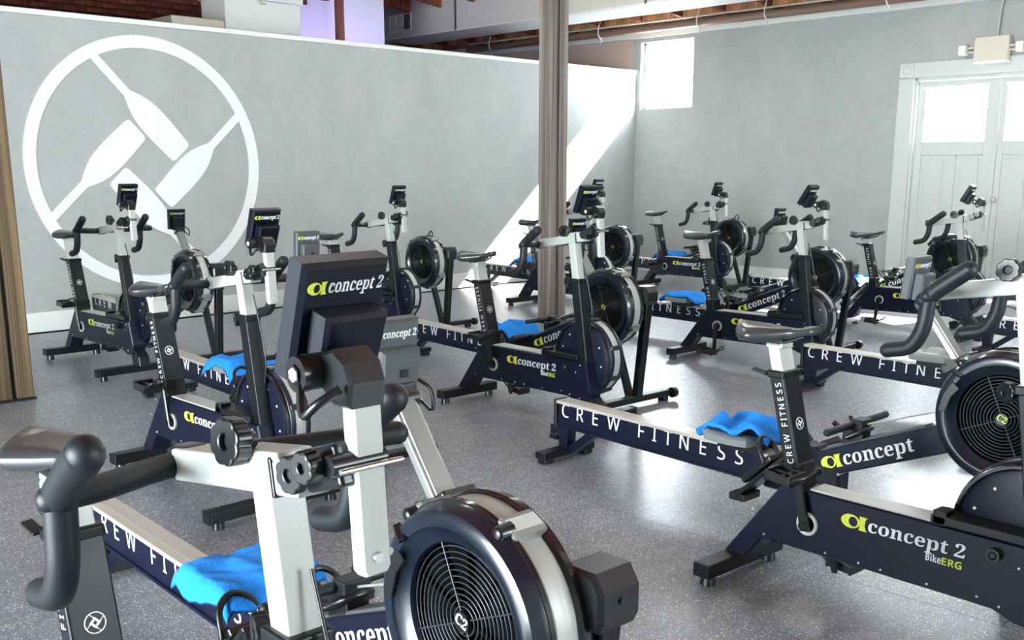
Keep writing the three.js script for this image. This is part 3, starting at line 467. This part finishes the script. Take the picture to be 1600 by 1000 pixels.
  g.loop = tube([V(cx + .03, cy + R - .003, .075), V(cx + .045, cy + R + .035, .075), V(cx + .07, cy + R + .042, .075), V(cx + .085, cy + R - .015, .075)], .006, 16, 7);
  g.damper = merge([beam(V(cx - .16, cy + .135, .14), V(cx - .12, cy + .12, .158), .01, .016, .003), ext([[-.19, .0], [-.175, .06], [-.15, .10], [-.125, .08], [-.15, .05], [-.165, 0]], .146, .153, .002).translate(cx, cy, 0)]);
  // front leg
  g.legBox = merge([ext([[2.15, .58], [2.225, .58], [2.235, .6], [2.235, .65], [2.215, .68], [2.15, .68]], -.06, .038, .008), cyl(V(2.232, .63, -.01), V(2.239, .63, -.01), .006, .006, 8)]);
  g.leg = merge([beam(V(2.197, .6, -.012), V(2.138, .045, -.012), .042, .05, .006), bx(2.1, 2.2, .5, .6, -.05, .03, .006)]);
  g.brace = beam(V(1.955, .4, -.012), V(2.085, .045, -.012), .032, .044, .005);
  g.frontFoot = merge([bx(2.1, 2.16, .025, .062, -.28, .28, .008)]);
  g.frontPads = [-.25, .25].map((z) => bx(2.105, 2.155, 0, .028, z - .02, z + .02, .005));
  g.casters = [-.295, .295].map((z) => merge([cyl(V(2.165, .045, z - .014), V(2.165, .045, z + .014), .03, .03, 18), cyl(V(2.165, .045, z - .02), V(2.165, .045, z + .02), .01, .01, 10), bx(2.12, 2.17, .03, .062, z - .01, z + .01, .004)]));
  // monitor arm
  g.arm = merge([beam(V(1.80, .695, .0), V(1.672, .862, .0), .022, .058, .005), beam(V(1.806, .70, .0), V(1.679, .867, .0), .014, .044, .004)]);
  g.armFoot = merge([beam(V(1.76, .66, .0), V(1.85, .72, .0), .03, .08, .006), cyl(V(1.8, .69, -.04), V(1.8, .69, .06), .016, .016, 14), beam(V(1.80, .5, .0), V(1.80, .69, .0), .05, .04, .005)]);
  g.armHead = merge([cyl(V(1.668, .868, -.035), V(1.668, .868, .035), .018, .018, 16), tube([V(1.66, .86, -.05), V(1.69, .84, -.06), V(1.68, .88, -.065), V(1.66, .9, -.05)], .004, 14, 5), bx(1.66, 1.68, .875, .9, -.03, .03, .004)]);
  g.armBolt = cyl(V(1.668, .868, .035), V(1.668, .868, .04), .009, .007, 6);
}
function rowingMachine(o) {
  const t = thing('rowing_machine', o.label, 'rowing machine', 'air rowing machines set out in rows', [o.x, 0, o.z], o.a), g = RG;
  const rl = part(t, 'rail', g.rail, M.navy); part(rl, 'lettering', g.text, M.letter, 'white lettering'); part(rl, 'end_cap', g.endCap, M.plastic);
  const tr = part(t, 'seat_track', g.track, M.alu, 'bright metal seat track'); part(tr, 'groove', g.groove, M.galv);
  part(t, 'rear_leg', g.rearLeg, M.navy); const rf = part(t, 'rear_foot', g.rearFoot, M.black); g.rearPads.forEach((p) => part(rf, 'rubber_pad', p, M.plastic));
  const se = part(t, 'seat', g.seat, M.seatPad, 'grey moulded seat'); se.position.set(o.seat, railTilt * o.seat, 0); part(se, 'carriage', g.carriage, M.plastic);
  g.footplates.forEach((p, i) => { const f = part(t, 'foot_plate', p, M.plastic); part(f, 'strap', g.straps[i], M.plastic); }); part(t, 'foot_bracket', g.crossPlate, M.black);
  const be = part(t, 'main_beam', g.beam, M.navy); part(be, 'mark', g.mark, M.lime, 'yellow-green mark'); part(be, 'lettering', g.word, M.letter, 'white lettering'); if (!o.worn) part(be, 'lettering', g.word2, M.letter); part(be, 'top_strip', g.beamTop, M.grey);
  const ha = part(t, 'handle', g.handle, M.gripRubber); part(ha, 'chain', g.chain, M.galv); part(t, 'handle_rest', g.handleRest, M.plastic);
  const fl = part(t, 'flywheel_housing', g.front, M.shell); part(fl, 'rear_shell', g.rimB, M.darkRing); part(fl, 'rim', g.rimA, M.darkRing); part(fl, 'mesh_band', g.band, M.silver, 'silver mesh band'); part(fl, 'fan_disc', [g.disc, g.blades], M.fan); part(fl, 'grille', g.wires, M.wire, 'round wire grille'); part(fl, 'hub', g.hub, M.plastic); part(fl, 'hub_lettering', g.hubText, o.blue && o.near ? M.letter : M.lime); g.clips.forEach((c, i) => { part(fl, 'clip', c, M.armMetal); part(fl, 'clip_knob', g.clipKnobs[i], M.plastic); }); part(fl, 'damper_lever', g.damper, M.plastic);
  if (o.loop) part(fl, 'carry_loop', g.loop, M.plastic);
  const lb = part(t, 'leg_housing', g.legBox, M.plastic); part(t, 'front_leg', g.leg, M.black); part(t, 'leg_brace', g.brace, M.black);
  const ff = part(t, 'front_foot', g.frontFoot, M.black); g.frontPads.forEach((p) => part(ff, 'rubber_pad', p, M.plastic)); g.casters.forEach((p) => part(ff, 'caster', p, M.plastic));
  part(t, 'arm_foot', g.armFoot, M.plastic);
  if (o.mon) { const ar = part(t, 'monitor_arm', g.arm, M.armMetal, 'grey metal monitor arm'); const hd = part(t, 'monitor_bracket', g.armHead, M.plastic); part(hd, 'hinge_bolt', g.armBolt, M.letter); addMonitor(t, V(1.63 + (o.mx ?? 0), .953 + (o.my ?? 0), o.mz ?? .0), o.tilt ?? -.12, o.yaw ?? 0, o.greyMon ? M.grey : M.monitor); }
  return t;
}
// folded towel thrown over a seat
function towel(o) {
  const n = 26, pos = [], idx = []; const N = noiser(7, o.s * 97 + 13), K = noiser(16, o.s * 31 + 7); const L = o.l ?? .34, Wd = o.w ?? .27;
  for (const side of [0, 1]) for (let i = 0; i <= n; i++) for (let j = 0; j <= n; j++) {
    const u = i / n - .5, v = j / n - .5; let x = u * L * (1 + .08 * Math.sin(v * 5 + o.s)), z = v * Wd * (1 + .08 * Math.sin(u * 6 + o.s * 2)); let y = .362 + (N(i / n * .8 + .1, j / n * .8) - .35) * (o.rumple ?? .07) * (1 - 1.1 * Math.max(Math.abs(u), Math.abs(v))) + (K(i / n, j / n) - .5) * .008;
    const over = Math.max(0, Math.abs(z) - .13); y -= over * 1.1; z = Math.sign(z) * (Math.min(Math.abs(z), .13) + over * .6); const ox = Math.max(0, Math.abs(x) - .1); y -= ox * .75;
    pos.push(x, y - side * .014, z); }
  const w = n + 1, T = w * w; for (let i = 0; i < n; i++) for (let j = 0; j < n; j++) { const a = i * w + j; idx.push(a, a + 1, a + w, a + 1, a + w + 1, a + w); const b = a + T; idx.push(b, b + w, b + 1, b + 1, b + w, b + w + 1); }
  for (let k = 0; k < n; k++) { const q = (a, b, f) => f ? idx.push(a, a + T, b, b, a + T, b + T) : idx.push(a, b, a + T, b, b + T, a + T); q(k, k + 1, 1); q(n * w + k, n * w + k + 1, 0); q(k * w, (k + 1) * w, 0); q(k * w + n, (k + 1) * w + n, 1); }
  const g = new THREE.BufferGeometry(); g.setAttribute('position', new THREE.Float32BufferAttribute(pos, 3)); const uv = []; for (let k = 0; k < pos.length; k += 3) uv.push(pos[k] * 3, pos[k + 2] * 3); g.setAttribute('uv', new THREE.Float32BufferAttribute(uv, 2)); g.setIndex(idx); g.computeVertexNormals();
  const m = single('towel', g, M.towel, o.label, 'towel', 'blue towels left on the rower seats'); m.rotation.y = (o.turn ?? 0) + o.a; const c = Math.cos(o.a), s = Math.sin(o.a), d = o.seat + (o.dx ?? 0); m.position.set(o.x + c * d, railTilt * d + .004, o.z - s * d); return m;
}

// ------------------------------------------------------------------ placing the machines
const BIKES = [
  { x: -1.882, z: -.654, a: -.027, dh: .0037, ds: .004, label: 'nearest exercise bike, lower left, with the largest monitor', crank: .2, yaw: .1, tilt: -.3, my: -.004 },
  { x: -4.3603, z: -2.0217, a: .0033, dh: -.05, ds: -.0212, label: 'exercise bike just behind the nearest bike, in front of the emblem ring', crank: .15, mx: .02 },
  { x: -7.3409, z: -2.8513, a: .0314, dh: -.0023, ds: .0479, label: 'exercise bike farthest left, standing against the emblem wall', crank: .15 },
  { x: -7.2016, z: -4.9015, a: .026, dh: -.0334, ds: -.0517, label: 'exercise bike by the partition wall, behind the nearest monitor', crank: .2 },
  { x: -4.3586, z: -3.9189, a: -.0252, dh: .0119, ds: .0104, label: 'exercise bike in the centre, just in front of the grey timber column', crank: .12, mx: -.03 },
  { x: -7.1423, z: -7.1678, a: -.0129, dh: 0, ds: -.0179, label: 'exercise bike mostly hidden behind the grey timber column', crank: .2 },
  { x: -7.2796, z: -9.2979, a: -.026, dh: -.0511, ds: .001, label: 'exercise bike farthest back, near the room corner', crank: 1.4, mx: -.04 },
  { x: -4.3116, z: -5.9772, a: .0218, dh: -.0044, ds: .0394, label: 'exercise bike in the right half, its near pedal pointing straight down', crank: Math.PI - .03, mx: -.05, tilt: -.55 },
  { x: -4.2155, z: -8.1233, a: .0823, dh: -.0314, ds: -.0487, label: 'exercise bike standing in front of the white double doors', crank: Math.PI - .1, mx: -.03, tilt: -.5 },
  { x: -1.7771, z: -2.8002, a: -.0515, dh: .0691, ds: -.0057, label: 'large exercise bike at the right edge, its frame lettering fully readable', crank: .2 },
  { x: -1.80, z: -4.9, a: -.02, dh: 0, ds: -.06, label: 'exercise bike nearly all out of view behind the large right-hand bike', crank: .2 },
];
BIKES.forEach(exerciseBike);
const ROWERS = [
  { x: -3.2127, z: -1.272, a: -.034, seat: .99, mon: 1, blue: 1, near: 1, greyMon: 1, t: 1, label: 'nearest rowing machine with the big blue-black fan housing at bottom centre' },
  { x: -5.7142, z: -2.7486, a: -.0385, seat: .95, mon: 1, t: 2, greyMon: 1, label: 'rowing machine on the left, its fan hidden behind the nearest monitor' },
  { x: -8.564, z: -3.5569, a: -.0401, seat: .84, mon: 1, label: 'rowing machine at far left under the wall emblem' },
  { x: -5.6827, z: -4.5468, a: -.0451, seat: 1.08, mon: 1, blue: 1, t: 3, mz: -.03, label: 'rowing machine in the centre, its fan behind the central bike post' },
  { x: -3.1366, z: -3.3991, a: -.0293, seat: 1.0, mon: 1, blue: 1, greyMon: 1, t: 4, worn: 1, label: 'rowing machine in the right foreground with its whole rail lettering in view' },
  { x: -8.572, z: -5.6136, a: -.0309, seat: .9, loop: 1, label: 'rowing machine by the partition wall with a loop on top of its fan' },
  { x: -8.53, z: -7.95, a: -.02, seat: .72, t: 5, label: 'rowing machine in the sunlight behind the grey timber column' },
  { x: -8.5025, z: -9.8791, a: -.018, seat: 1.12, loop: 1, t: 6, label: 'rowing machine farthest back, along the back wall' },
  { x: -5.694, z: -6.6153, a: .0554, seat: .86, mon: 1, t: 7, mz: .0, label: 'rowing machine right of the column, its fan behind the bike with the lowered pedal' },
  { x: -5.6502, z: -8.8675, a: -.0041, seat: 1.06, t: 8, label: 'rowing machine before the double doors, its fan behind a bike post' },
  { x: -3.144, z: -5.5693, a: -.006, seat: .8, label: 'rowing machine on the right whose rail passes behind the large bike seat' },
  { x: -2.8846, z: -7.5796, a: .0014, seat: .9, label: 'rowing machine at the right edge, only the start of its rail in view' },
];
const TOWELS = { 1: { label: 'blue towel on the seat of the nearest rower, lower left', rumple: .02, l: .3, w: .33, dx: .03 }, 2: { label: 'blue towel behind the front post of the second bike from left', rumple: .03, w: .33 }, 3: { label: 'blue towel beside the central bike seat tube', rumple: .07 }, 4: { label: 'rumpled blue towel peaked on the seat of the right foreground rower', rumple: .1, l: .32, w: .25, dx: .01 }, 5: { label: 'small blue towel in the sunlight left of the grey column', rumple: .06 }, 6: { label: 'blue towel farthest back, near the room corner', rumple: .06 }, 7: { label: 'flat blue towel on the pale seat right of the column', rumple: .03 }, 8: { label: 'pale blue towel partly hidden in front of the double doors', rumple: .05 } };
for (const r of ROWERS) { rowingMachine(r); if (r.t) towel({ ...r, ...TOWELS[r.t], s: r.t }); }

renderer.render(scene, camera);
